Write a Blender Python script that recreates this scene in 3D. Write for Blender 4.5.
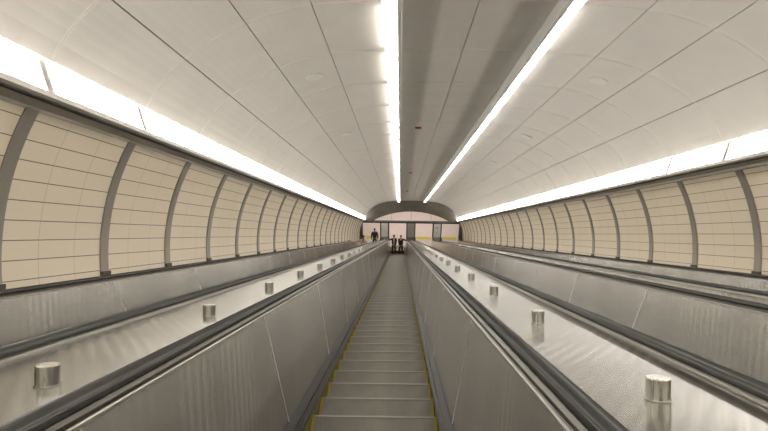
import bpy, bmesh, math, random
from mathutils import Vector, Matrix

# ------------------------------------------------------------------ frame of the sloping tunnel
# x = across, d = distance down the slope from the viewpoint, n = height above the line of the step noses
SL = math.radians(30.0)
CS, SN = math.cos(SL), math.sin(SL)
D0 = 39.6                       # where the slope meets the lower landing
Z0 = D0 * SN                    # puts the lower landing at z = 0
YS = 35.2                       # vertical plane of the lower portal
XC = 0.80                       # middle of the tunnel
CAM_N = 1.47
F_PX = 520.0
def P(x, d, n):
    return Vector((x, d * CS + n * SN, Z0 - d * SN + n * CS))

sc = bpy.context.scene
for o in list(bpy.data.objects): bpy.data.objects.remove(o)
C = bpy.context.scene.collection

# ------------------------------------------------------------------ camera
cam_d = bpy.data.cameras.new('camera'); cam = bpy.data.objects.new('camera', cam_d); C.objects.link(cam)
cam_d.sensor_width = 36.0; cam_d.lens = 36.0 * F_PX / 768.0; cam_d.clip_start = 0.02; cam_d.clip_end = 300
def aim(vpx, vpy, roll):
    # view direction such that the slope's own direction falls on pixel (vpx, vpy)
    a = (vpx - 384.0) / F_PX; b = (215.5 - vpy) / F_PX
    c0, s0 = math.cos(roll), math.sin(roll)
    X = Vector((1, 0, 0)); N = Vector((0, SN, CS)); F = Vector((0, CS, -SN))
    R1 = X * c0 + N * s0; U1 = -X * s0 + N * c0
    R1 = X * c0 + N * -(-s0); 
    v = (F - R1 * a - U1 * b).normalized()
    r = v.cross(U1).normalized(); u = r.cross(v).normalized()
    M = Matrix((r, u, -v)).transposed().to_4x4()
    M.translation = P(0, 0, CAM_N)
    return M
cam.matrix_world = aim(384.0, 215.5, 0.014)
cam_d.shift_x = -(400.3 - 384.0) / 768.0; cam_d.shift_y = (234.0 - 215.5) / 768.0
sc.camera = cam

# ------------------------------------------------------------------ world, exposure
w = bpy.data.worlds.new('world'); sc.world = w; w.use_nodes = True
w.node_tree.nodes['Background'].inputs[0].default_value = (0.8, 0.78, 0.74, 1)
w.node_tree.nodes['Background'].inputs[1].default_value = 0.02
sc.view_settings.view_transform = 'Standard'; sc.view_settings.look = 'None'
sc.view_settings.gamma = 1.0; sc.view_settings.use_curve_mapping = False
sc.view_settings.exposure = 0.0
E_STRIP, E_COVE = 11.5, 14.5; E_COVER = 1.3      # strength of the tube lenses
LAMP_COL = (1.0, 0.955, 0.895)
def area(name, loc, rot, sx, sy, power, col):
    l = bpy.data.lights.new(name, 'AREA'); l.shape = 'RECTANGLE'; l.size = sx; l.size_y = sy; l.energy = power; l.color = col
    o = bpy.data.objects.new(name, l); C.objects.link(o); o.location = loc; o.rotation_euler = rot
    return o
for i, y in enumerate((38.0, 42.0)):
    area('hall_ceiling_lamp', (XC, y, 3.5), (0, 0, 0), 9.0, 1.2, 140, (1.0, 0.92, 0.86))

# ------------------------------------------------------------------ materials
def mat(name, col, rough=0.5, metal=0.0, spec=0.5):
    m = bpy.data.materials.new(name); m.use_nodes = True
    b = m.node_tree.nodes['Principled BSDF']
    b.inputs['Base Color'].default_value = (*col, 1); b.inputs['Roughness'].default_value = rough
    b.inputs['Metallic'].default_value = metal; b.inputs['Specular IOR Level'].default_value = spec
    return m
def nodes(m):
    nt = m.node_tree; return nt, nt.nodes, nt.links, nt.nodes['Principled BSDF']
def add_noise(m, scale=(1, 1, 1), nscale=5.0, c1=None, c2=None, r1=None, r2=None, bump=0.0, detail=4.0, dist=0.01):
    nt, N, L, b = nodes(m)
    tc = N.new('ShaderNodeTexCoord'); mp = N.new('ShaderNodeMapping'); mp.inputs['Scale'].default_value = scale
    nz = N.new('ShaderNodeTexNoise'); nz.inputs['Scale'].default_value = nscale; nz.inputs['Detail'].default_value = detail
    L.new(tc.outputs['Object'], mp.inputs[0]); L.new(mp.outputs[0], nz.inputs['Vector'])
    if c1:
        r = N.new('ShaderNodeValToRGB'); r.color_ramp.elements[0].color = (*c1, 1); r.color_ramp.elements[1].color = (*c2, 1)
        r.color_ramp.elements[0].position = .3; r.color_ramp.elements[1].position = .7
        L.new(nz.outputs['Fac'], r.inputs[0]); L.new(r.outputs[0], b.inputs['Base Color'])
    if r1 is not None:
        q = N.new('ShaderNodeMapRange'); q.inputs[3].default_value = r1; q.inputs[4].default_value = r2
        q.inputs[1].default_value = .3; q.inputs[2].default_value = .7
        L.new(nz.outputs['Fac'], q.inputs[0]); L.new(q.outputs[0], b.inputs['Roughness'])
    if bump:
        bp = N.new('ShaderNodeBump'); bp.inputs['Strength'].default_value = bump; bp.inputs['Distance'].default_value = dist
        L.new(nz.outputs['Fac'], bp.inputs['Height']); L.new(bp.outputs[0], b.inputs['Normal'])
    return m
M = {}
M['ceiling'] = add_noise(mat('ceiling_enamel', (.62, .585, .53), .42), (1, 1, 1), 2.0, (.58, .548, .50), (.615, .585, .535))
M['gasket'] = mat('ceiling_gasket', (.74, .71, .65), .5)
M['seam'] = mat('ceiling_seam', (.10, .095, .085), .8)
M['cove'] = mat('cove_white', (.62, .61, .58), .45)
M['lip'] = mat('cove_lip_metal', (.68, .66, .61), .4, .2)
M['fascia'] = mat('cove_fascia_metal', (.40, .37, .32), .45, .2)
M['rib'] = add_noise(mat('rib_steel', (.36, .335, .29), .42, .7), (20, 20, 1), 3, None, None, .35, .5)
M['rib_foot'] = mat('rib_foot_dark', (.09, .08, .065), .6, .3)
M['panel'] = add_noise(mat('panel_brushed_steel', (.47, .45, .41), .3, 1.0), (.6, 3, .5), 3.0, (.54, .52, .48), (.58, .56, .515), .27, .27, 0, 6, .01)
M['deck'] = add_noise(mat('deck_steel', (.62, .60, .55), .25, 1.0), (1.2, 5, 1), 1.6, (.37, .357, .325), (.41, .395, .36), .20, .20)
M['trim'] = mat('polished_steel_edge', (.60, .58, .53), .42, 1.0)
M['guide'] = mat('guide_steel', (.24, .23, .205), .42, 1.0)
M['groove'] = mat('dark_slot', (.03, .028, .025), .7)
M['rubber'] = mat('handrail_rubber', (.05, .05, .047), .24, 0, .8)
M['skirt'] = mat('skirt_steel', (.16, .155, .14), .16, .9)
M['brush'] = mat('skirt_guard_aluminium', (.035, .035, .034), .5, 0, .3)
M['step'] = add_noise(mat('step_aluminium', (.30, .285, .25), .48, .55), (3, 3, 3), 1.3, (.20, .185, .157), (.26, .243, .207))
M['step_nose'] = mat('step_nose_aluminium', (.33, .31, .275), .42, .6)
M['yellow'] = mat('yellow_step_edging', (.32, .245, .02), .5)
M['comb'] = mat('comb_yellow', (.72, .56, .04), .5)
M['disc'] = add_noise(mat('stop_steel', (.62, .60, .54), .3, 1.0), (30, 30, 1), 2, None, None, .22, .38)
M['arch'] = add_noise(mat('portal_bronze_metal', (.2, .18, .15), .38, .5), (1, 1, 1), 1.2, (.19, .17, .14), (.25, .225, .19))
M['pillar'] = mat('pillar_grey_panel', (.36, .34, .31), .5)
M['dark'] = mat('dark_frame', (.05, .042, .038), .5, .3)
M['white'] = mat('white_notice', (.75, .73, .68), .5)
M['ink'] = mat('black_print', (.02, .02, .02), .6)
M['hall_floor'] = add_noise(mat('hall_granite', (.66, .55, .50), .4), (1, 1, 1), 6, (.64, .55, .49), (.71, .62, .56))
M['hall_wall'] = mat('hall_wall_panel', (.60, .54, .49), .5)
M['slab'] = mat('concrete_slab', (.18, .17, .155), .8)
M['red'] = mat('detector_red', (.30, .05, .02), .5)
M['speaker'] = mat('speaker_grille', (.66, .64, .58), .35, .2)
def emit(name, col, s):
    m = mat(name, (.8, .8, .8)); b = m.node_tree.nodes['Principled BSDF']
    b.inputs['Emission Color'].default_value = (*col, 1); b.inputs['Emission Strength'].default_value = s
    return m
M['lens'] = emit('strip_lens', LAMP_COL, E_STRIP)
M['clens'] = emit('cove_lens', LAMP_COL, E_COVE)
M['cover'] = emit('milky_cover', LAMP_COL, E_COVER)

def brushed(m, an):
    nt, N, L, b = nodes(m)
    t = N.new('ShaderNodeTangent'); t.direction_type = 'UV_MAP'; t.uv_map = 'Grain'
    L.new(t.outputs[0], b.inputs['Tangent']); b.inputs['Anisotropic'].default_value = an
brushed(M['panel'], 1.0); brushed(M['deck'], .95)
def grain(o, ax):
    me = o.data; uvl = me.uv_layers.new(name='Grain')
    for lp in me.loops:
        c = me.vertices[lp.vertex_index].co; uvl.data[lp.index].uv = (c[ax], c.y) if ax != 1 else (c.y, c.x)
    return o
def waves(m, axis, period, dist, distort):
    nt, N, L, b = nodes(m)
    tc = N.new('ShaderNodeTexCoord'); wv = N.new('ShaderNodeTexWave'); wv.bands_direction = axis
    wv.inputs['Scale'].default_value = .314 / period; wv.inputs['Distortion'].default_value = distort
    wv.inputs['Detail'].default_value = 1.0; wv.inputs['Detail Scale'].default_value = .8
    bp = N.new('ShaderNodeBump'); bp.inputs['Strength'].default_value = 1.0; bp.inputs['Distance'].default_value = dist
    L.new(tc.outputs['Object'], wv.inputs['Vector']); L.new(wv.outputs['Fac'], bp.inputs['Height']); L.new(bp.outputs[0], b.inputs['Normal'])
def reflection_bands(m, rot, period, dist, distort, lo, c1, c2, cluster):
    """steel sheet: fine ripples, and lamp reflections painted into the colour as bands"""
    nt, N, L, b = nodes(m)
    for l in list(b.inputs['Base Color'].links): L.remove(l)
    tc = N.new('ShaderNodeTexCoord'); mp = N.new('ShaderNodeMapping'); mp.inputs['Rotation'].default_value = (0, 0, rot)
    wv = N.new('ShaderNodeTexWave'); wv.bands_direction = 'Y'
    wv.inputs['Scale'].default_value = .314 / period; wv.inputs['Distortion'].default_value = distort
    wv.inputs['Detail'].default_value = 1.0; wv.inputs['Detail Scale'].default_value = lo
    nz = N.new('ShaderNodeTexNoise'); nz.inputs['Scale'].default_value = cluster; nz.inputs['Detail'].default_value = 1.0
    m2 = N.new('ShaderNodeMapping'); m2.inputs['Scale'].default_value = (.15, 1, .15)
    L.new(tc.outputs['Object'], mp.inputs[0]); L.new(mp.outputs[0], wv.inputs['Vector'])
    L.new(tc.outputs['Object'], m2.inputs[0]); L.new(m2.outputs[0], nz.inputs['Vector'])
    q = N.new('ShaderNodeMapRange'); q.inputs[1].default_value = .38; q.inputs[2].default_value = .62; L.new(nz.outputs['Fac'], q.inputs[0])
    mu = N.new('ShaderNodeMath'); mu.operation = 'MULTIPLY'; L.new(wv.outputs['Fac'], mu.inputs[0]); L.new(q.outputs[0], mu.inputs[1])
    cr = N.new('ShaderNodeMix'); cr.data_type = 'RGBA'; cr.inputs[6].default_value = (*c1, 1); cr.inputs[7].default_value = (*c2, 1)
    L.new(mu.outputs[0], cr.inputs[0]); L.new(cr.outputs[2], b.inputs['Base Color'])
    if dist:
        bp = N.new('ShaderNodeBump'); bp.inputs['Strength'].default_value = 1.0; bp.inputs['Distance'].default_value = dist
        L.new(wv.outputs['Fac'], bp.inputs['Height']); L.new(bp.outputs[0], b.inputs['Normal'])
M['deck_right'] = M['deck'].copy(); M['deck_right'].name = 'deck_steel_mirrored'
reflection_bands(M['deck'], math.radians(56), .055, .0006, 1.6, .5, (.32, .308, .28), (.47, .455, .415), 2.2)  # diagonal light and dark bands paint the lamps' reflections into the deck colour
reflection_bands(M['deck_right'], math.radians(-56), .055, .0004, 1.6, .5, (.32, .308, .28), (.47, .455, .415), 2.2)
reflection_bands(M['panel'], 0, .075, 0, .25, .5, (.48, .465, .43), (.62, .60, .56), 2.4)  # upright stripes: reflected lamp cells painted into the panel colour
# tiled wall: joints drawn from the wall's own unrolled coordinates
BAY = 1.47; B0 = 3.97
m = mat('beige_wall_tile', (.56, .49, .35), .42); nt, N, L, b = nodes(m)
uv = N.new('ShaderNodeUVMap'); sp = N.new('ShaderNodeSeparateXYZ'); L.new(uv.outputs[0], sp.inputs[0])
def joint(sock, period, width, offs):
    a = N.new('ShaderNodeMath'); a.operation = 'SUBTRACT'; a.inputs[1].default_value = offs - 1000 * period; L.new(sock, a.inputs[0])
    q = N.new('ShaderNodeMath'); q.operation = 'MODULO'; q.inputs[1].default_value = period; L.new(a.outputs[0], q.inputs[0])
    r = N.new('ShaderNodeMath'); r.operation = 'LESS_THAN'; r.inputs[1].default_value = width; L.new(q.outputs[0], r.inputs[0])
    return r.outputs[0]
h = joint(sp.outputs[1], 0.163, 0.0075, 0.09); v = joint(sp.outputs[0], BAY / 3, 0.005, B0)
mx1 = N.new('ShaderNodeMix'); mx1.data_type = 'RGBA'; mx2 = N.new('ShaderNodeMix'); mx2.data_type = 'RGBA'
tv = N.new('ShaderNodeTexNoise'); tv.inputs['Scale'].default_value = 3.0
tr = N.new('ShaderNodeValToRGB'); tr.color_ramp.elements[0].color = (.80, .705, .545, 1); tr.color_ramp.elements[1].color = (.86, .765, .605, 1)
L.new(tv.outputs['Fac'], tr.inputs[0]); L.new(tr.outputs[0], mx1.inputs[6])
mx1.inputs[7].default_value = (.52, .44, .31, 1); L.new(v, mx1.inputs[0])
L.new(mx1.outputs[2], mx2.inputs[6]); mx2.inputs[7].default_value = (.19, .145, .095, 1); L.new(h, mx2.inputs[0])
L.new(mx2.outputs[2], b.inputs['Base Color']); M['tile'] = m

# ------------------------------------------------------------------ helpers
def link(name, bm, m, parent=None, smooth=False):
    me = bpy.data.meshes.new(name)
    bmesh.ops.recalc_face_normals(bm, faces=bm.faces[:])
    bm.to_mesh(me); bm.free()
    if smooth:
        for p in me.polygons: p.use_smooth = True
    for mm in (m if isinstance(m, (list, tuple)) else [m]): me.materials.append(mm)
    o = bpy.data.objects.new(name, me); C.objects.link(o)
    if parent is not None: o.parent = parent
    return o
def put(o, loc, slope=True, rz=0):
    o.location = loc; o.rotation_euler = (-SL if slope else 0, 0, rz); return o
def tag(o, label, cat, group=None, kind=None):
    o['label'] = label; o['category'] = cat
    if group: o['group'] = group
    if kind: o['kind'] = kind
    return o
def struct(o, label=None):
    o['kind'] = 'structure'
    if label: o['label'] = label
    return o
def empty(name, loc, slope=True, rz=0):
    o = bpy.data.objects.new(name, None); C.objects.link(o); o.empty_display_size = .1
    return put(o, loc, slope, rz)
def copy_tree(o, parent=None):
    c = o.copy(); C.objects.link(c)
    if parent is not None: c.parent = parent
    for ch in list(o.children): copy_tree(ch, c)
    return c
def box(bm, x0, x1, y0, y1, z0, z1, mi=0):
    v = [bm.verts.new((x, y, z)) for x in (x0, x1) for y in (y0, y1) for z in (z0, z1)]
    for f in ((0, 1, 3, 2), (4, 6, 7, 5), (0, 4, 5, 1), (2, 3, 7, 6), (0, 2, 6, 4), (1, 5, 7, 3)):
        bm.faces.new([v[i] for i in f]).material_index = mi
def bevel(bm, w, seg=2):
    bmesh.ops.bevel(bm, geom=bm.edges[:], offset=w, segments=seg, affect='EDGES', profile=.5)
def prism(bm, poly, y0, y1, mi=0):
    """poly of (x, z) extruded along y"""
    a = [bm.verts.new((x, y0, z)) for x, z in poly]; c = [bm.verts.new((x, y1, z)) for x, z in poly]
    k = len(poly)
    for i in range(k): bm.faces.new((a[i], a[(i + 1) % k], c[(i + 1) % k], c[i])).material_index = mi
    bm.faces.new(a).material_index = mi; bm.faces.new(c[::-1]).material_index = mi
def sweep(bm, poly, path, close=True):
    """path entries (d, n, nd, nn): point and unit normal in the slope's upright plane; poly of (x, h)"""
    rings = []
    for d, n, nd, nn in path:
        rings.append([bm.verts.new((x, d + h * nd, n + h * nn)) for x, h in poly])
    k = len(poly)
    for a, c in zip(rings, rings[1:]):
        for i in range(k if close else k - 1): bm.faces.new((a[i], a[(i + 1) % k], c[(i + 1) % k], c[i]))
    if close:
        bm.faces.new(rings[0]); bm.faces.new(rings[-1][::-1])
def cyl(bm, r, z0, z1, seg=32, c=(0, 0), bev=0.0, mi=0):
    prof = [(r, z0), (r, z1 - bev)] + ([(r - bev * .3, z1 - bev * .3), (r - bev, z1)] if bev else [])
    if not bev: prof = [(r, z0), (r, z1)]
    rings = [[bm.verts.new((c[0] + q * math.cos(2 * math.pi * i / seg), c[1] + q * math.sin(2 * math.pi * i / seg), z)) for i in range(seg)] for q, z in prof]
    for a, b2 in zip(rings, rings[1:]):
        for i in range(seg): bm.faces.new((a[i], a[(i + 1) % seg], b2[(i + 1) % seg], b2[i])).material_index = mi
    bm.faces.new(rings[0][::-1]).material_index = mi; bm.faces.new(rings[-1]).material_index = mi
WORDS = ['', 'first', 'second', 'third', 'fourth', 'fifth', 'sixth', 'seventh', 'eighth', 'ninth', 'tenth', 'eleventh', 'twelfth',
         'thirteenth', 'fourteenth', 'fifteenth', 'sixteenth', 'seventeenth', 'eighteenth', 'nineteenth', 'twentieth',
         'twenty-first', 'twenty-second', 'twenty-third', 'twenty-fourth', 'twenty-fifth', 'twenty-sixth', 'twenty-seventh',
         'twenty-eighth', 'twenty-ninth', 'thirtieth', 'thirty-first', 'thirty-second']

# ------------------------------------------------------------------ the tunnel shell
DB = -9.0 + .0                                  # rear end of what is built
K0, K1 = -8, 24                                 # bays from B0 + K0 * BAY
CEIL_PTS = [(0, 2.470), (.83, 2.450), (1.76, 2.385), (2.45, 2.185), (3.08, 1.80), (3.48, 1.28)]
CEIL = [(u, y + CAM_N) for u, y in CEIL_PTS]
def ceil_curve(u0, u1, k=6):
    """smooth points of the half profile between two seam positions (Catmull-Rom, mirrored at the crown)"""
    pts = [(-CEIL[1][0], CEIL[1][1])] + CEIL + [(3.62, .62 + CAM_N)]
    out = []
    for i in range(1, len(pts) - 2):
        p0, p1, p2, p3 = pts[i - 1], pts[i], pts[i + 1], pts[i + 2]
        for j in range(24):
            t = j / 24
            q = [0.5 * (2 * p1[a] + (p2[a] - p0[a]) * t + (2 * p0[a] - 5 * p1[a] + 4 * p2[a] - p3[a]) * t * t + (3 * p1[a] - p0[a] - 3 * p2[a] + p3[a]) * t ** 3) for a in (0, 1)]
            out.append(tuple(q))
    out.append(CEIL[-1])
    def at(u):
        for a, c in zip(out, out[1:]):
            if a[0] <= u <= c[0]:
                t = (u - a[0]) / max(1e-9, c[0] - a[0]); return a[1] + (c[1] - a[1]) * t
        return out[-1][1]
    return [(u0 + (u1 - u0) * i / k, at(u0 + (u1 - u0) * i / k)) for i in range(k + 1)]
def clip_end(bm, off=0.0):
    """cut at the upright plane of the lower portal"""
    bmesh.ops.bisect_plane(bm, geom=bm.verts[:] + bm.edges[:] + bm.faces[:], plane_co=(0, (YS + off) / CS, 0), plane_no=(0, CS, SN), clear_outer=True)
bm = bmesh.new()
strips = [(0.0, .83, 6), (.86, 1.76, 8), (1.76, 2.45, 8), (2.45, 3.08, 8), (3.08, 3.48, 6)]
for s in (-1, 1):
    for u0, u1, k in strips:
        g = .0045
        pts = ceil_curve(u0 + (g if u0 > .1 or s > 0 or True else 0), u1 - g, k)
        nr = []
        for i, p in enumerate(pts):
            a = pts[max(0, i - 1)]; c = pts[min(k, i + 1)]
            t = Vector((c[0] - a[0], c[1] - a[1])).normalized(); nr.append((-t.y, t.x))     # outward
        prof = [(pts[0][0] + nr[0][0] * .03, pts[0][1] + nr[0][1] * .03)] + pts + [(pts[-1][0] + nr[-1][0] * .03, pts[-1][1] + nr[-1][1] * .03)]
        nrm = [nr[0]] + nr + [nr[-1]]
        rows = []
        for kk in range(K0, K1 + 2):
            b0 = B0 + kk * BAY
            for dd, o in ((-.020, 0.), (-.016, .003), (-.006, .003), (-.004, .006), (.004, .006), (.006, .003), (.016, .003), (.020, 0.)):
                rows.append((b0 + dd, o))
        rings = [[bm.verts.new((XC + s * (p[0] + q[0] * o), d, p[1] + q[1] * o)) for p, q in zip(prof, nrm)] for d, o in rows]
        for ri, (a, c) in enumerate(zip(rings, rings[1:])):
            for i in range(len(prof) - 1): bm.faces.new((a[i], a[i + 1], c[i + 1], c[i])).material_index = 1 if ri % 8 in (1, 5) else 0
clip_end(bm)
o = struct(put(link('ceiling', bm, [M['ceiling'], M['gasket']], smooth=False), (0, 0, Z0)), 'vaulted white panelled tunnel ceiling')
# dark backing shell behind the seams
bm = bmesh.new()
hp = ceil_curve(0, 3.48, 30)
inner = [(XC - u, n + .035) for u, n in hp[::-1]] + [(XC + u, n + .035) for u, n in hp[1:]]
outer = [(XC + (x - XC) * 1.06, n + .15) for x, n in inner[::-1]]
prism(bm, inner + outer, B0 + K0 * BAY, 41)
clip_end(bm)
o = struct(put(link('trim_1', bm, M['seam']), (0, 0, Z0)), 'dark backing behind the ceiling joints')

# walls
WALL_W, WALL_R, WALL_YC = 3.905, 2.45, -.22
EXT = {-1: 0.0, 1: .06}
def wall_u(y):
    return WALL_W - (WALL_R - math.sqrt(WALL_R ** 2 - (y - WALL_YC) ** 2))
def wall_prof(y0, y1, k=20, inset=0.0):
    out = []
    for i in range(k + 1):
        y = y0 + (y1 - y0) * i / k; a = (y - WALL_YC) / WALL_R
        out.append((wall_u(y) - inset * math.sqrt(1 - a * a), y - inset * a + CAM_N))
    return out
for s, nm in ((-1, 'wall_left'), (1, 'wall_right')):
    bm = bmesh.new(); uvl = bm.loops.layers.uv.new('UVMap')
    pr = [(u + EXT[s], n) for u, n in wall_prof(-1.9, .93, 28)]
    ss = [0]
    for a, c in zip(pr, pr[1:]): ss.append(ss[-1] + math.dist(a, c))
    tot = ss[-1]
    da, db = B0 + K0 * BAY, 41.5
    A = [bm.verts.new((XC + s * u, da, n)) for u, n in pr]; Bv = [bm.verts.new((XC + s * u, db, n)) for u, n in pr]
    A2 = [bm.verts.new((XC + s * (u + .15), da, n)) for u, n in pr]; B2 = [bm.verts.new((XC + s * (u + .15), db, n)) for u, n in pr]
    for i in range(len(pr) - 1):
        f = bm.faces.new((A[i], A[i + 1], Bv[i + 1], Bv[i]))
        for lp, q in zip(f.loops, ((da, ss[i]), (da, ss[i + 1]), (db, ss[i + 1]), (db, ss[i]))): lp[uvl].uv = (q[0], tot - q[1])
        bm.faces.new((A2[i + 1], A2[i], B2[i], B2[i + 1]))
    bm.faces.new((A[-1], A2[-1], B2[-1], Bv[-1]))
    clip_end(bm)
    struct(put(link(nm, bm, M['tile']), (0, 0, Z0)), 'curved beige tiled tunnel wall')
    # cove trough and lip running above the wall
    bm = bmesh.new()
    q = [(3.435, 1.030), (3.435, .990), (3.475, .975), (3.60, .975), (3.68, 1.0), (3.68, 1.40), (3.50, 1.40), (3.485, 1.285), (3.50, 1.283), (3.515, 1.36), (3.64, 1.36), (3.64, 1.01), (3.455, 1.01), (3.450, 1.030)]
    prism(bm, [(XC + s * u, y + CAM_N) for u, y in q], B0 + K0 * BAY, 41.2)
    clip_end(bm)
    struct(put(link('trim_2' if s < 0 else 'trim_3', bm, M['lip']), (0, 0, Z0)), 'metal lip of the light cove')
    bm = bmesh.new()
    ut = wall_u(.91) + EXT[s]
    q = [(ut - .012, .905), (ut - .012, .935), (3.50, .98), (3.64, .98), (3.64, .91)]
    prism(bm, [(XC + s * u, y + CAM_N) for u, y in q], B0 + K0 * BAY, 41.2)
    clip_end(bm)
    struct(put(link('trim_4' if s < 0 else 'trim_5', bm, M['fascia']), (0, 0, Z0)), 'recessed fascia under the light cove')
    pass
for s, nm in ((-1, 'trim_8'), (1, 'trim_9')):
    bm = bmesh.new(); prism(bm, [(XC + s * u, y + CAM_N) for u, y in ((3.470, .962), (3.470, .974), (3.52, .974), (3.52, .962))], B0 + K0 * BAY, 41.2)
    clip_end(bm); struct(put(link(nm, bm, M['groove']), (0, 0, Z0)), 'dark slit below the cove lip')
# sloping slab below the escalators and the closed upper end
bm = bmesh.new(); box(bm, XC - 3.9, XC + 3.9, B0 + K0 * BAY, D0 - .8, -.75, -.55)
struct(put(link('floor', bm, M['slab']), (0, 0, Z0)), 'sloping concrete slab under the escalators')
bm = bmesh.new(); box(bm, XC - 4.2, XC + 4.2, B0 + K0 * BAY - .2, B0 + K0 * BAY, -.75, 4.3)
struct(put(link('wall_back', bm, M['ceiling']), (0, 0, Z0)), 'end wall at the top of the tunnel')

# ------------------------------------------------------------------ metal ribs on the walls
RIBW = .135
def make_rib(s):
    r = empty('wall_rib', (0, 0, 0))
    bm = bmesh.new()
    a = wall_prof(-.86, .925, 22, .022); c = wall_prof(-.86, .925, 22, -.01)
    path = []
    pr = [(x, y) for x, y in a]
    n = len(a)
    rows = []
    for (ux, un), (wx, wn) in zip(a, c):
        e = .012
        rows.append([(wx, -RIBW / 2, wn), (ux + (wx - ux) * .3, -RIBW / 2, un + (wn - un) * .3), (ux, -RIBW / 2 + e, un), (ux, RIBW / 2 - e, un), (ux + (wx - ux) * .3, RIBW / 2, un + (wn - un) * .3), (wx, RIBW / 2, wn)])
    V = [[bm.verts.new((s * (x - WALL_W), y, z)) for x, y, z in row] for row in rows]
    for A, B in zip(V, V[1:]):
        for i in range(5): bm.faces.new((A[i], A[i + 1], B[i + 1], B[i]))
    bm.faces.new(V[0]); bm.faces.new(V[-1][::-1])
    link('rib_strip', bm, M['rib'], r)
    bm = bmesh.new()
    z0 = CAM_N - .86; u0 = wall_u(-.84) - WALL_W
    for (ya, yb) in ((-.475, -.43),):
        ua = wall_u(ya) - WALL_W - .030
        xx = sorted((s * (ua - .003), s * (ua + .05)))
        box(bm, xx[0], xx[1], -RIBW / 2 - .004, RIBW / 2 + .004, CAM_N + ya, CAM_N + yb)
    link('foot_bracket', bm, M['rib_foot'], r)
    return r
for s in (-1, 1):
    proto = make_rib(s); side = 'left' if s < 0 else 'right'
    first = True; cnt = 0
    for k in range(K0 + 1, K1 + 1):
        d = B0 + k * BAY
        r = proto if first else copy_tree(proto); first = False
        r.location = P(XC + s * (WALL_W + EXT[s]), d, 0)
        vis = d > (3.2 if s < 0 else 6.2)
        if vis:
            cnt += 1
            lab = ('grey metal arched rib on the %s tiled wall, %s from near end' % (side, WORDS[cnt])) if cnt > 1 else \
                  ('grey metal arched rib on the %s tiled wall, the nearest and largest' % side)
            if d > 39: lab = 'grey metal arched rib on the %s tiled wall, the last before the dark arch' % side
            tag(r, lab, 'rib', 'metal ribs on the %s wall' % side)
        else:
            tag(r, 'grey metal arched rib on the %s tiled wall beside the viewpoint, out of view' % side, 'rib', 'metal ribs on the %s wall' % side)

# ------------------------------------------------------------------ the lights
def make_cove(s, start=.045):
    r = empty('cove_light', (0, 0, 0)); X = 3.60
    bm = bmesh.new()
    L0, L1 = start, BAY - start
    q = [(3.462, 1.035), (3.560, 1.315), (3.575, 1.310), (3.485, 1.030)]
    for c in range(4):
        a = c * .3675 + .06
        prism(bm, [(s * (u - X), y + CAM_N) for u, y in q], max(a, L0 + .002), min(a + .245, L1 - .002))
    link('lamp_cells', bm, M['clens'], r)
    bm = bmesh.new()
    q = [(3.478, 1.032), (3.576, 1.312), (3.590, 1.310), (3.500, 1.030)]
    prism(bm, [(s * (u - X), y + CAM_N) for u, y in q], L0, L1)
    link('diffuser', bm, M['cover'], r)
    bm = bmesh.new()
    for a, c in ((L0 - .018, L0 - .002), (L1 + .002, L1 + .018)):
        q = [(3.470, 1.02), (3.560, 1.30), (3.60, 1.30), (3.60, 1.015)]
        prism(bm, [(s * (u - X), y + CAM_N) for u, y in q], a, c)
    q = [(3.595, 1.315), (3.625, 1.315), (3.625, 1.02), (3.51, 1.02)]
    prism(bm, [(s * (u - X), y + CAM_N) for u, y in q], L0, L1)
    link('housing', bm, M['cove'], r)
    return r, X
def make_strip(s):
    r = empty('ceiling_strip_light', (0, 0, 0)); X = .83
    bm = bmesh.new()
    q = [(.868, 2.308), (.985, 2.318), (1.02, 2.350), (1.02, 2.415), (.868, 2.415)]
    for c in range(6):
        a = .13 + c * .21
        prism(bm, [(s * (u - X), y + CAM_N) for u, y in q], a, a + .145)
    link('lamp_cells', bm, M['lens'], r)
    bm = bmesh.new()
    q = [(.867, 2.325), (.975, 2.335), (1.01, 2.365), (1.01, 2.425), (.867, 2.425)]
    prism(bm, [(s * (u - X), y + CAM_N) for u, y in q], .09, BAY - .09)
    link('diffuser', bm, M['cover'], r)
    bm = bmesh.new()
    q = [(.812, 2.445), (.812, 2.30), (.820, 2.29), (.858, 2.29), (.865, 2.30), (.865, 2.445)]
    prism(bm, [(s * (u - X), y + CAM_N) for u, y in q], 0.001, BAY - .001)
    link('side_blade', bm, M['cove'], r)
    return r, X
for s in (-1, 1):
    side = 'left' if s < 0 else 'right'
    for maker, kmax, what, cat, vmin in ((make_cove, K1, 'cove', 'light', 3.2 if s < 0 else 5.9), (make_strip, K1 - 1, 'strip', 'light', 5.1)):
        proto, X = maker(s); first = True; cnt = 0
        for k in range(K0, kmax):
            d = B0 + k * BAY
            r = proto if first else copy_tree(proto); first = False
            r.location = P(XC + s * X, d, 0)
            g = ('cove lights above the %s wall' if what == 'cove' else 'strip lights of the %s ceiling row') % side
            base = ('white cove light above the %s wall' if what == 'cove' else 'white strip light, %s row on the ceiling') % side
            if d + BAY > vmin:
                cnt += 1
                if k == kmax - 1: pos = 'last before the dark arch'
                elif cnt == 1: pos = 'nearest section'
                else: pos = '%s section from near end' % WORDS[cnt]
                tag(r, base + ', ' + pos, cat, g)
            else:
                tag(r, base + ', overhead and behind the viewpoint', cat, g)

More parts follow.
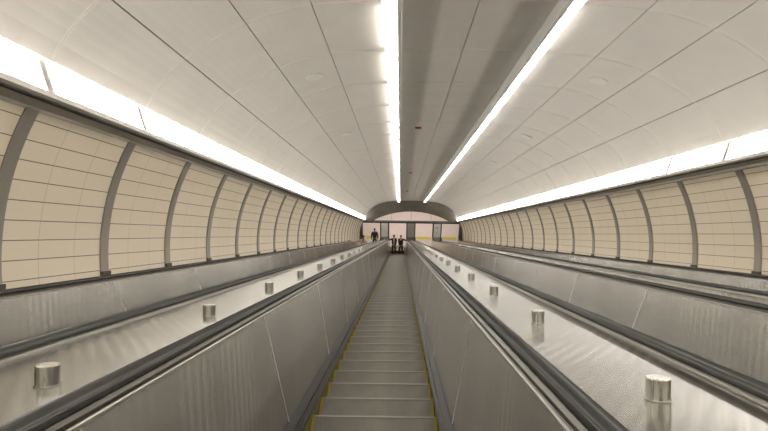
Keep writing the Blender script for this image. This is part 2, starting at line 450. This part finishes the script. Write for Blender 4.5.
# flush speakers and red detectors in the ceiling
def ceil_at(u):
    return ceil_curve(u, u + .01, 1)[0][1]
bm = bmesh.new(); cyl(bm, .13, -.012, .02, 32); sp0 = link('ceiling_speaker', bm, M['speaker'])
bm = bmesh.new(); cyl(bm, .145, -.006, .018, 32); link('mounting_ring', bm, M['cove'], sp0)
cnt = 0
for j, d in enumerate([7.70 + 4.41 * i for i in range(7)]):
    for s in (-1, 1):
        o = sp0 if cnt == 0 else copy_tree(sp0); cnt += 1
        u = 2.10; n0 = ceil_at(u); sl = math.atan2(ceil_at(u + .05) - ceil_at(u - .05), .1)
        Mx = Matrix.Rotation(-SL, 4, 'X') @ Matrix.Rotation(-s * sl * -1, 4, 'Y').inverted() if False else Matrix.Rotation(-SL, 4, 'X') @ Matrix.Rotation(-s * sl, 4, 'Y')
        Mx.translation = P(XC + s * u, d, n0); o.matrix_world = Mx
        side = 'left' if s < 0 else 'right'
        tag(o, 'round white flush disc in the %s side of the ceiling, %s' % (side, 'nearest one' if j == 0 else '%s from near end' % WORDS[j + 1]), 'speaker', 'round discs in the ceiling panels')
bm = bmesh.new(); cyl(bm, .075, -.035, 0.012, 24); det0 = link('ceiling_detector', bm, M['red'])
bm = bmesh.new(); cyl(bm, .10, -.008, .012, 24); link('base_ring', bm, M['cove'], det0)
for j, d in enumerate((11.95, 20.75, 29.6)):
    o = det0 if j == 0 else copy_tree(det0)
    put(o, P(XC - .42, d, ceil_at(.42)))
    tag(o, 'small dark red round detector on the ceiling crown, %s' % ('nearest to the camera', 'middle one of three', 'farthest of three')[j], 'detector', 'red detectors along the ceiling crown')

# ------------------------------------------------------------------ escalators
ARC_R = 1.7
TL = ARC_R * math.tan(SL / 2)
HEND = .20                        # level run after the curve
DST = -3.2                        # upper end of what is built
def path_slope(d0, d1=None, level=HEND, step=None):
    """frames along the step line: slope, curve, level run"""
    pts = [(d0, 0, 0, 1)]
    if d1 is not None: return pts + [(d1, 0, 0, 1)]
    da = D0 - TL; pts.append((da, 0, 0, 1))
    K = 8
    for i in range(1, K + 1):
        t = SL * i / K
        pts.append((da + ARC_R * math.sin(t), ARC_R * (1 - math.cos(t)), -math.sin(t), math.cos(t)))
    if level:
        d, n, nd, nn = pts[-1]; pts.append((d + level * CS, n + level * SN, -SN, CS))
    return pts
def hoff(path, h):
    return [(d + h * nd, n + h * nn, nd, nn) for d, n, nd, nn in path]

# one step, upright axes: nose line at the origin, tread runs back and up-slope (-y)
def make_step():
    r = None
    bm = bmesh.new()
    W, DP, RS = .477, .40, .231
    box(bm, -.498, .498, -DP + .004, -.004, -.03, -.010)
    box(bm, -.498, .498, -.02, -.006, -RS - .02, -.011)
    cn = 52; pitch = 2 * W / cn
    for i in range(cn):
        x = -W + pitch * (i + .5)
        box(bm, x - pitch * .29, x + pitch * .29, -DP + .006, -.012, -.0105, 0)
        box(bm, x - pitch * .29, x + pitch * .29, -.006, 0.0, -RS, -.012)
    r = link('step', bm, M['step'])
    bm = bmesh.new(); box(bm, -W, W, -.014, .0015, -.012, .0012); link('nose_edge', bm, M['step_nose'], r)
    for s in (-1, 1):
        bm = bmesh.new(); xx = sorted((s * W, s * .499)); box(bm, xx[0], xx[1], -DP + .004, .001, -.0105, .003)
        link('yellow_edging', bm, M['yellow'], r)
    return r
step0 = make_step()
PITCH = .40 / CS
NS0 = -4; NSTEPS = 88
def step_frames():
    out = []
    da = D0 - TL
    for k in range(NSTEPS):
        d = (.035) + PITCH * (k + NS0)
        if d > D0 + .25: break
        if d <= da: n = 0
        else:
            t = math.asin(min(1, (d - da) / ARC_R)); n = ARC_R * (1 - math.cos(t))
            if t > SL: n = (d - D0) * math.tan(SL)
        out.append((d, n))
    return out
STEPS = step_frames()
HR = .695
JOINTS = [3.1 + 2.0 * i for i in range(-3, 19)]
def make_escalator(X):
    r = empty('escalator', P(X, 0, 0))
    r.location = (X, 0, Z0)
    full = path_slope(DST)
    for k, (d, n) in enumerate(STEPS):
        c = step0.copy(); C.objects.link(c); c.parent = r; c.location = (0, d, n); c.rotation_euler = (SL, 0, 0)
        for g in step0.children:
            q = g.copy(); C.objects.link(q); q.parent = c
    for s in (-1, 1):
        def sw(name, poly, m, path=full, smooth=False, parent=r):
            bm = bmesh.new(); sweep(bm, [(s * x, hh) for x, hh in poly], path); return link(name, bm, m, parent, smooth)
        sw('skirt', [(.503, -.30), (.503, .135), (.512, .135), (.512, -.30)], M['skirt'])
        sw('skirt_guard', [(.503, .060), (.488, .068), (.488, .084), (.503, .094)], M['brush'])
        sw('inner_ledge', [(.5125, .128), (.5125, .150), (.550, .176), (.568, .172), (.568, .128)], M['brush'])
        # inner panels, each sheet a part
        edges = [DST] + [j for j in JOINTS if DST < j < D0 - TL - .5] 
        for a, c in zip(edges, edges[1:]):
            bm = bmesh.new()
            poly = [(s * .558, .173), (s * .618, .972), (s * .630, .972), (s * .570, .173)]
            # upright sheet edges: the joint is plumb, so it leans against the slope
            tn = math.tan(SL)
            ra = [bm.verts.new((x, a + .006 - (hh - .97) * tn, hh)) for x, hh in poly]
            rc = [bm.verts.new((x, c - .006 - (hh - .97) * tn, hh)) for x, hh in poly]
            for i in range(4): bm.faces.new((ra[i], ra[(i + 1) % 4], rc[(i + 1) % 4], rc[i]))
            bm.faces.new(ra); bm.faces.new(rc[::-1])
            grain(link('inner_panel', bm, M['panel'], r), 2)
        bm = bmesh.new()
        e = edges[-1]; poly = [(s * .558, .173), (s * .618, .972), (s * .630, .972), (s * .570, .173)]
        pth = path_slope(e)
        sweep(bm, poly, pth)
        tn = math.tan(SL)
        bm.verts.ensure_lookup_table()
        for v in bm.verts[:4]: v.co.y -= (v.co.z - .97) * tn - .006
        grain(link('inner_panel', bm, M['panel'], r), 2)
        for j in edges[1:]:
            bm = bmesh.new(); poly = [(s * .557, .173), (s * .617, .972), (s * .630, .972), (s * .570, .173)]
            ra = [bm.verts.new((x, j - .0045 - (hh - .97) * tn, hh)) for x, hh in poly]
            rc = [bm.verts.new((x, j + .0045 - (hh - .97) * tn, hh)) for x, hh in poly]
            for i in range(4): bm.faces.new((ra[i], ra[(i + 1) % 4], rc[(i + 1) % 4], rc[i]))
            bm.faces.new(ra); bm.faces.new(rc[::-1])
            link('panel_joint', bm, M['gasket'], r)
        sw('top_edge_trim', [(.612, .970), (.612, .980), (.622, .980), (.622, .970)], M['trim'])
        sw('handrail_guide', [(.6225, .955), (.6225, .976), (.634, .976), (.634, .969), (.640, .969), (.640, .984), (.655, .991), (.705, .991), (.705, .955)], M['guide'])
        sw('outer_flange', [(.7055, .955), (.7055, .991), (.722, .991), (.728, .984), (.728, .955)], M['trim'])
        # rubber handrail: rounded strip that turns down round the newel
        prof = []
        for i in range(13):
            a = math.pi * i / 12; prof.append((HR + .037 * math.cos(a), .008 + .016 * math.sin(a) ** .7))
        prof += [(HR - .037, -.006), (HR - .024, -.006), (HR - .024, .000), (HR + .024, .000), (HR + .024, -.006), (HR + .037, -.006)]
        hp = hoff(full, 1.0)
        d, n, nd, nn = hp[-1]; rr = .20
        cx, cn_ = d - nd * rr * 1, n - nn * rr                      # centre of the turn, below the rail
        for i in range(1, 13):
            a = math.pi * .93 * i / 12
            vx = nd * math.cos(a) + CS * math.sin(a); vn = nn * math.cos(a) + SN * math.sin(a)
            hp.append((cx + rr * vx, cn_ + rr * vn, vx, vn))
        bm = bmesh.new(); sweep(bm, [(s * x, hh) for x, hh in prof], hp); link('handrail', bm, M['rubber'], r, True)
        # newel body under the turning handrail
        d, n, nd, nn = full[-1]
        bm = bmesh.new(); K = 12; ring = []
        for xq in (s * .635, s * .726):
            base = []
            hc = 1.0 - rr
            pts = [(d - .25 * CS, n - .25 * SN, 0.02), (d, n, 0.02)]
            row = [bm.verts.new((xq, p[0] + nd * p[2], p[1] + nn * p[2])) for p in pts]
            for i in range(K + 1):
                a = math.pi * (1 - i / K)
                hh = hc + (rr - .005) * math.cos(math.pi * .5 - a) if False else 0
                ang = -math.pi / 2 + math.pi * i / K
                row.append(bm.verts.new((xq, d + nd * (hc + (rr - .008) * math.sin(ang)) + CS * (rr - .008) * math.cos(ang), n + nn * (hc + (rr - .008) * math.sin(ang)) + SN * (rr - .008) * math.cos(ang))))
            row.append(bm.verts.new((xq, d - .25 * CS + nd * (1.0 - .008), n - .25 * SN + nn * (1.0 - .008))))
            ring.append(row)
        A, B = ring
        for i in range(len(A)): bm.faces.new((A[i], A[(i + 1) % len(A)], B[(i + 1) % len(A)], B[i]))
        bm.faces.new(A); bm.faces.new(B[::-1])
        link('newel', bm, M['guide'], r)
    # comb and landing plate at the foot
    d, n, nd, nn = path_slope(DST, None, .0)[-1]
    bm = bmesh.new()
    for i in range(40):
        x = -.49 + i * .0245
        box(bm, x, x + .014, -.10, 0.0, -.004, .006)
    box(bm, -.50, .50, 0, .10, -.02, .010)
    cb = link('comb', bm, M['comb'], r); cb.location = (0, d + .05 * CS, n + .05 * SN); cb.rotation_euler = (SL, 0, 0)
    bm = bmesh.new(); box(bm, -.50, .50, 0, .55, -.02, .008)
    lp = link('landing_plate', bm, M['guide'], r); lp.location = (0, d + .151 * CS, n + .151 * SN); lp.rotation_euler = (SL, 0, 0)
    return r
CENT = [-2.185, -.185, 1.815, 3.815]
LAB = ['grey steel escalator farthest left, running down along the left tiled wall',
       'grey escalator with ribbed yellow-edged steps in the foreground, leading down to two people',
       'grey steel escalator just right of the foreground one, past the disc-studded deck',
       'grey steel escalator farthest right, along the right tiled wall']
for X, lab in zip(CENT, LAB):
    tag(make_escalator(X), lab, 'escalator', 'escalators side by side in the tunnel')
for c in list(step0.children): bpy.data.objects.remove(c)
bpy.data.objects.remove(step0)

# decks between and beside the escalators
full = path_slope(DST, None, .35)
for i, (xa, xb) in enumerate(((CENT[0] + .735, CENT[1] - .735), (CENT[1] + .735, CENT[2] - .735), (CENT[2] + .735, CENT[3] - .735),
                              (XC - WALL_W + .005, CENT[0] - .735), (CENT[3] + .735, XC + WALL_W + .055))):
    bm = bmesh.new()
    w2 = (xb - xa) / 2
    q = [(-w2, .90), (-w2, .972), (w2, .972), (w2, .90)]
    sweep(bm, q, full)
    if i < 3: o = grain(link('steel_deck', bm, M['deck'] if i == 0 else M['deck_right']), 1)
    else: o = link('wall_deck', bm, M['guide'])
    put(o, P((xa + xb) / 2, 0, 0)); 
    tag(o, ['sloping stainless steel deck left of the foreground escalator, studded with round stops',
            'sloping stainless steel deck right of the foreground escalator, studded with round stops',
            'narrow bare steel deck between the two escalators on the far right',
            'thin steel deck strip between the leftmost handrail and the left wall',
            'thin steel deck strip between the rightmost handrail and the right wall'][i], 'deck', 'steel decks between the escalators' if i < 3 else None)

# round stops on the two decks beside the foreground escalator
bm = bmesh.new(); cyl(bm, .036, .004, .068, 40, bev=.003); st0 = link('deck_stop', bm, M['disc'], smooth=False)
bm = bmesh.new(); cyl(bm, .0385, 0.0005, .005, 40); link('base_flange', bm, M['trim'], st0)
first = True
for xs, side, d00 in ((-1.115, 'left', 1.655), (.80, 'right', 1.60)):
    for k in range(27):
        o = st0 if first else copy_tree(st0); first = False
        put(o, P(xs, d00 + 1.40 * k, .972))
        tag(o, 'round steel stop on the deck %s of the foreground escalator, %s' % (side, 'the nearest and largest' if k == 0 else '%s from near end' % WORDS[k + 1]),
            'stop', 'round steel stops on the %s deck' % side)

# ------------------------------------------------------------------ lower portal and hall beyond
bm = bmesh.new(); box(bm, XC - 8, XC + 8, 35.0, 50, -.2, -.012)
struct(link('floor', bm, M['hall_floor']), 'pale pinkish floor of the hall at the foot')
for x0, x1, y0, y1, z0, z1, nm in ((XC - 8.2, XC - 8, YS, 50, -.2, 4, 'wall_hall_left'), (XC + 8, XC + 8.2, YS, 50, -.2, 4, 'wall_hall_right'),
                                   (XC - 8, XC + 8, 50, 50.2, -.2, 4, 'wall_hall_end'), (XC - 8, XC + 8, YS + .3, 50, 3.75, 3.95, 'ceiling')):
    bm = bmesh.new(); box(bm, x0, x1, y0, y1, z0, z1); struct(link(nm, bm, M['hall_wall']))
# dark arch: the portal face between the tunnel vault and the lunette
LH, ZT, ZA = 3.05, 2.20, 3.12
Rr = (LH ** 2 + (ZA - ZT) ** 2) / (2 * (ZA - ZT)); zc = ZA - Rr
bm = bmesh.new(); K = 40
inn = []; out = []
amax = math.asin(LH / Rr)
for i in range(K + 1):
    a = -amax + 2 * amax * i / K
    inn.append((XC + Rr * math.sin(a), zc + Rr * math.cos(a)))
    out.append((XC + (LH + 1.6) * math.sin(a) / math.sin(amax), 4.9))
for y in (YS, YS + .30):
    pass
fr = [[bm.verts.new((x, y, z)) for x, z in inn] for y in (YS, YS + .3)]
ft = [[bm.verts.new((x, y, z)) for x, z in out] for y in (YS, YS + .3)]
for i in range(K):
    bm.faces.new((fr[0][i], fr[0][i + 1], ft[0][i + 1], ft[0][i]))
    bm.faces.new((fr[1][i + 1], fr[1][i], ft[1][i], ft[1][i + 1]))
    bm.faces.new((fr[0][i + 1], fr[0][i], fr[1][i], fr[1][i + 1]))
    bm.faces.new((ft[0][i], ft[0][i + 1], ft[1][i + 1], ft[1][i]))
for i, j in ((0, 0), (K, K)):
    bm.faces.new((fr[0][i], ft[0][i], ft[1][i], fr[1][i]))
struct(link('wall_end', bm, M['arch']), 'dark bronze arch closing the foot of the tunnel')
for s in (-1, 1):
    bm = bmesh.new(); xx = sorted((XC + s * (LH + .62), XC + s * (LH + 1.6))); box(bm, xx[0], xx[1], YS + .02, YS + .27, -.2, 4.9)
    xx = sorted((XC + s * (LH), XC + s * (LH + .62))); box(bm, xx[0], xx[1], YS + .03, YS + .26, 2.16, 4.0)
    struct(link('wall_end_%s' % ('left' if s < 0 else 'right'), bm, M['arch']), 'dark bronze leg of the arch')
bm = bmesh.new(); box(bm, XC - LH - .62, XC + LH + .62, YS + .02, YS + .26, 2.10, 2.20)
struct(link('trim_6', bm, M['dark']), 'dark transom over the four doorways')
for xm in (-2, -1, 0, 1, 2):
    pass
bm = bmesh.new()
for xm in (XC - 1.5, XC, XC + 1.5):
    z = zc + math.sqrt(Rr ** 2 - (xm - XC) ** 2)
    box(bm, xm - .012, xm + .012, YS + .10, YS + .14, 2.20, z)
struct(link('trim_7', bm, M['pillar']), 'thin mullions in the arched opening')
for i, xp in enumerate((-1.2, .8, 2.8)):
    r = empty('portal_pillar', (xp, YS + .15, 0), False)
    bm = bmesh.new(); box(bm, -.27, .27, -.13, .13, -.012, 2.10); link('shaft', bm, M['pillar'] , r)
    for s in (-1, 1):
        bm = bmesh.new(); xx = sorted((s * .27, s * .345)); box(bm, xx[0], xx[1], -.14, .14, -.012, 2.10); link('edge_frame', bm, M['dark'], r)
    tag(r, ['grey pillar with dark edges between the doorways, left of the two people', 'plain grey pillar with dark edges between doorways, just right of the two people',
            'grey pillar with dark edges between the two right-hand doorways'][i], 'pillar', 'pillars between the doorways at the foot')
    if i != 1:
        t = empty('notice_board', (xp, YS + .015, .35), False)
        bm = bmesh.new(); box(bm, -.25, .25, -.02, -.002, 0, 1.72); link('board', bm, M['white'], t)
        bm = bmesh.new()
        for dx, dz, rr in ((0, 1.42, .05), (.04, .45, .05), (-.05, .95, .03)) if i == 2 else ((.03, .35, .05), (.03, 1.1, .03)):
            seg = 16
            for yy in (-.0215,):
                vs = [bm.verts.new((dx + rr * math.cos(2 * math.pi * q / seg), yy, dz + rr * math.sin(2 * math.pi * q / seg))) for q in range(seg)]
                bm.faces.new(vs)
        link('printed_marks', bm, M['ink'], t)
        tag(t, 'tall white notice panel with small black marks on the pillar %s' % ('left of the two people' if i == 0 else 'between the two right-hand doorways'), 'sign', 'white notice panels on the portal pillars')
# yellow strips on the hall floor
for i, (xa, xb) in enumerate(((-2.75, -2.3), (1.15, 2.45), (3.15, 4.45))):
    bm = bmesh.new(); box(bm, 0, xb - xa, 0, .34, -.011, .012)
    for a in range(int((xb - xa) / .08)):
        for c in range(4): cyl(bm, .018, .012, .018, 8, (.04 + a * .08, .05 + c * .08))
    o = link('yellow_floor_strip', bm, M['comb']); o.location = (xa, 36.5, 0)
    tag(o, 'yellow strip on the floor beyond the %s doorway' % ('leftmost', 'third', 'rightmost')[i], 'floor strip', 'yellow strips beyond the doorways')

# ------------------------------------------------------------------ people
def skin_mesh(name, pts, edges, m, parent, root=0, sub=2):
    me = bpy.data.meshes.new(name); me.from_pydata([p[:3] for p in pts], edges, [])
    o = bpy.data.objects.new(name, me); C.objects.link(o)
    if parent: o.parent = parent
    md = o.modifiers.new('skin', 'SKIN'); md.use_smooth_shade = True
    for i, sv in enumerate(me.skin_vertices[0].data):
        r = pts[i][3]; sv.radius = r if isinstance(r, tuple) else (r, r); sv.use_root = (i == root)
    ss = o.modifiers.new('sub', 'SUBSURF'); ss.levels = sub; ss.render_levels = sub
    me.materials.append(m)
    return o
def person(loc, top, legs, label, handL, handR, H=1.70, skin=(.42, .25, .17), hair=(.03, .02, .015), bag=False, shirt=None, turn=0, rz=0):
    """faces -y (up the slope, towards the viewer); handL/handR are local targets for the hands"""
    k = H / 1.72
    r = empty('person', loc, False, rz); tag(r, label, 'person')
    ms = mat('skin', skin, .5); mt = mat('cloth_top', top, .8); ml = mat('cloth_legs', legs, .85); mh = mat('hair', hair, .6); mk = mat('shoes', (.02, .02, .02), .5)
    V = lambda x, y, z: (x * k, y * k, z * k)
    def lerp(a, b, t): return tuple(a[i] + (b[i] - a[i]) * t for i in range(3))
    sh = [V(-.175, 0, 1.40), V(.175, 0, 1.40)]
    hands = [handL, handR]; elb = []
    for i in (0, 1):
        mid = lerp(sh[i], hands[i], .5); s = -1 if i == 0 else 1
        elb.append((mid[0] + s * (.05 if abs(hands[i][0]) > .12 else .0), mid[1] + .05, mid[2] - .10))
    # one continuous body
    pts = [(*V(0, 0, .95), (.15 * k, .10 * k)), (*V(0, 0, 1.12), (.13 * k, .09 * k)), (*V(0, .005, 1.32), (.16 * k, .10 * k)), (*V(0, .01, 1.42), (.085 * k, .07 * k)),
           (*V(0, .005, 1.50), .050 * k), (*V(0, -.005, 1.57), (.066 * k, .078 * k)), (*V(0, -.008, 1.65), (.072 * k, .088 * k))]
    E = [(0, 1), (1, 2), (2, 3), (3, 4), (4, 5), (5, 6)]
    for i in (0, 1):
        b0 = len(pts)
        pts += [(*sh[i], .052 * k), (*elb[i], .038 * k), (*lerp(elb[i], hands[i], .9), .026 * k), (*hands[i], (.034 * k, .02 * k))]
        E += [(2, b0), (b0, b0 + 1), (b0 + 1, b0 + 2), (b0 + 2, b0 + 3)]
    for i, s in enumerate((-1, 1)):
        b0 = len(pts)
        pts += [(*V(s * .09, 0, .88), .085 * k), (*V(s * .10, -.02, .48), .058 * k), (*V(s * .105, .01, .10), .040 * k), (*V(s * .11, -.11, .045), (.04 * k, .03 * k))]
        E += [(0, b0), (b0, b0 + 1), (b0 + 1, b0 + 2), (b0 + 2, b0 + 3)]
    skin_mesh('body', pts, E, ms, r)
    # fingers, curled over what they hold
    for i, s in enumerate((-1, 1)):
        hx, hy, hz = hands[i]
        for f in range(4):
            ox = (f - 1.5) * .019 * k; ln = (.060, .070, .066, .052)[f] * k
            skin_mesh('finger', [(hx, hy + ox, hz, .009 * k), (hx + s * ln * .5, hy + ox, hz + .006, .0085 * k), (hx + s * ln * .85, hy + ox, hz - .012, .008 * k), (hx + s * ln * .9, hy + ox, hz - .03, .007 * k)], [(0, 1), (1, 2), (2, 3)], ms, r, sub=1)
        skin_mesh('thumb', [(hx, hy - .02, hz, .010 * k), (hx + s * .01, hy - .05 * k, hz - .005, .010 * k), (hx + s * .03, hy - .062 * k, hz - .015, .008 * k)], [(0, 1), (1, 2)], ms, r, sub=1)
    # jacket
    pts = [(*V(0, 0, .86), (.185 * k, .13 * k)), (*V(0, 0, 1.10), (.165 * k, .118 * k)), (*V(0, .005, 1.33), (.185 * k, .122 * k)), (*V(0, .012, 1.435), (.10 * k, .085 * k))]
    E = [(0, 1), (1, 2), (2, 3)]
    for i in (0, 1):
        b0 = len(pts); pts += [(*sh[i], .070 * k), (*elb[i], .056 * k), (*lerp(elb[i], hands[i], .82), .043 * k)]
        E += [(2, b0), (b0, b0 + 1), (b0 + 1, b0 + 2)]
    skin_mesh('jacket', pts, E, mt, r)
    pts = [(*V(0, 0, .97), (.155 * k, .11 * k)), (*V(0, 0, .90), (.15 * k, .11 * k))]; E = [(0, 1)]
    for s in (-1, 1):
        b0 = len(pts); pts += [(*V(s * .09, 0, .84), .098 * k), (*V(s * .10, -.02, .48), .076 * k), (*V(s * .105, .01, .10), .060 * k)]
        E += [(1, b0), (b0, b0 + 1), (b0 + 1, b0 + 2)]
    skin_mesh('trousers', pts, E, ml, r)
    for s in (-1, 1):
        skin_mesh('shoe', [(*V(s * .107, .04, .045), .048 * k), (*V(s * .11, -.05, .040), (.05 * k, .04 * k)), (*V(s * .115, -.15, .032), (.045 * k, .03 * k))], [(0, 1), (1, 2)], mk, r, sub=1)
    if shirt:
        bm = bmesh.new()
        for z0, z1, w in ((.98, 1.20, .035), (1.20, 1.44, .055)): 
            a = [bm.verts.new(V(x, y, z)) for x, y, z in ((-w * .7, -.128, z0), (w * .7, -.128, z0), (w, -.128 if z1 < 1.3 else -.085, z1), (-w, -.128 if z1 < 1.3 else -.085, z1))]
            c = [bm.verts.new((v.co.x, v.co.y + .05, v.co.z)) for v in a]
            bm.faces.new(a); bm.faces.new(c[::-1])
            for q in range(4): bm.faces.new((a[q], c[q], c[(q + 1) % 4], a[(q + 1) % 4]))
        link('shirt_front', bm, mat('shirt', shirt, .8), r)
    # hair, nose, eyes, ears
    skin_mesh('hair', [(*V(0, .035, 1.60), (.078 * k, .07 * k)), (*V(0, .028, 1.675), (.084 * k, .085 * k)), (*V(0, .0, 1.72), (.062 * k, .075 * k))], [(0, 1), (1, 2)], mh, r)
    skin_mesh('nose', [(*V(0, -.082, 1.645), .008 * k), (*V(0, -.100, 1.610), .013 * k)], [(0, 1)], ms, r, sub=1)
    for s in (-1, 1):
        skin_mesh('ear', [(*V(s * .075, .005, 1.635), .014 * k), (*V(s * .078, .005, 1.60), .010 * k)], [(0, 1)], ms, r, sub=1)
        skin_mesh('eye', [(*V(s * .030, -.083, 1.645), .008 * k), (*V(s * .036, -.082, 1.645), .007 * k)], [(0, 1)], mk, r, sub=1)
    return r
def tread_at(dq):
    """centre of the tread nearest to dq: world y and z"""
    d, n = min(STEPS, key=lambda q: abs(q[0] - dq)); p = P(0, d, n)
    return p.y - .20, p.z
yy, zz = tread_at(38.6)
hz = 1.12
rail = lambda X, side, x, y, z, fwd: (X + side * HR - x, fwd, 0)
def rail_target(px, py, pz, X, side, fwd):
    """local hand position on the handrail of the escalator at X"""
    wy = py + fwd
    # handrail line n = 1.045 on the slope, or the level rail
    d = (wy - 1.045 * SN) / CS
    zrail = Z0 - d * SN + 1.045 * CS
    zrail = max(zrail, 1.03)
    return (X + side * HR - px, fwd, zrail - pz + .02)
for X, px, top, legs, lab, sh, H in ((-.185, -.45, (.018, .018, .016), (.025, .022, .02), 'person in black jacket and pale shirt, left one of the pair on the foreground escalator', (.45, .43, .38), 1.70),
                                  (-.185, .055, (.016, .014, .013), (.018, .016, .016), 'person in closed dark clothes, right one of the pair on the foreground escalator', None, 1.68)):
    left = px < -.2
    if left: hl = rail_target(px, yy, zz, X, -1, -.05); hr = (.10, -.16, .88)
    else: hr = rail_target(px, yy, zz, X, 1, -.05); hl = (-.10, -.16, .88)
    person((px, yy, zz), top, legs, lab, hl, hr, H, shirt=sh)
yy, zz = tread_at(30.3)
person((-2.10, yy, zz), (.75, .58, .52), (.05, .045, .05), 'person in a pale pink top standing on the leftmost escalator', rail_target(-2.10, yy, zz, -2.185, -1, -.1), (.22, -.08, .85), 1.66, hair=(.04, .02, .015))
person((-1.95, 34.98, .008), (.03, .032, .03), (.03, .03, .03), 'person in dark clothes standing at the foot of the leftmost escalator', (-.22, -.05, .82), (.22, -.05, .82), 1.72)
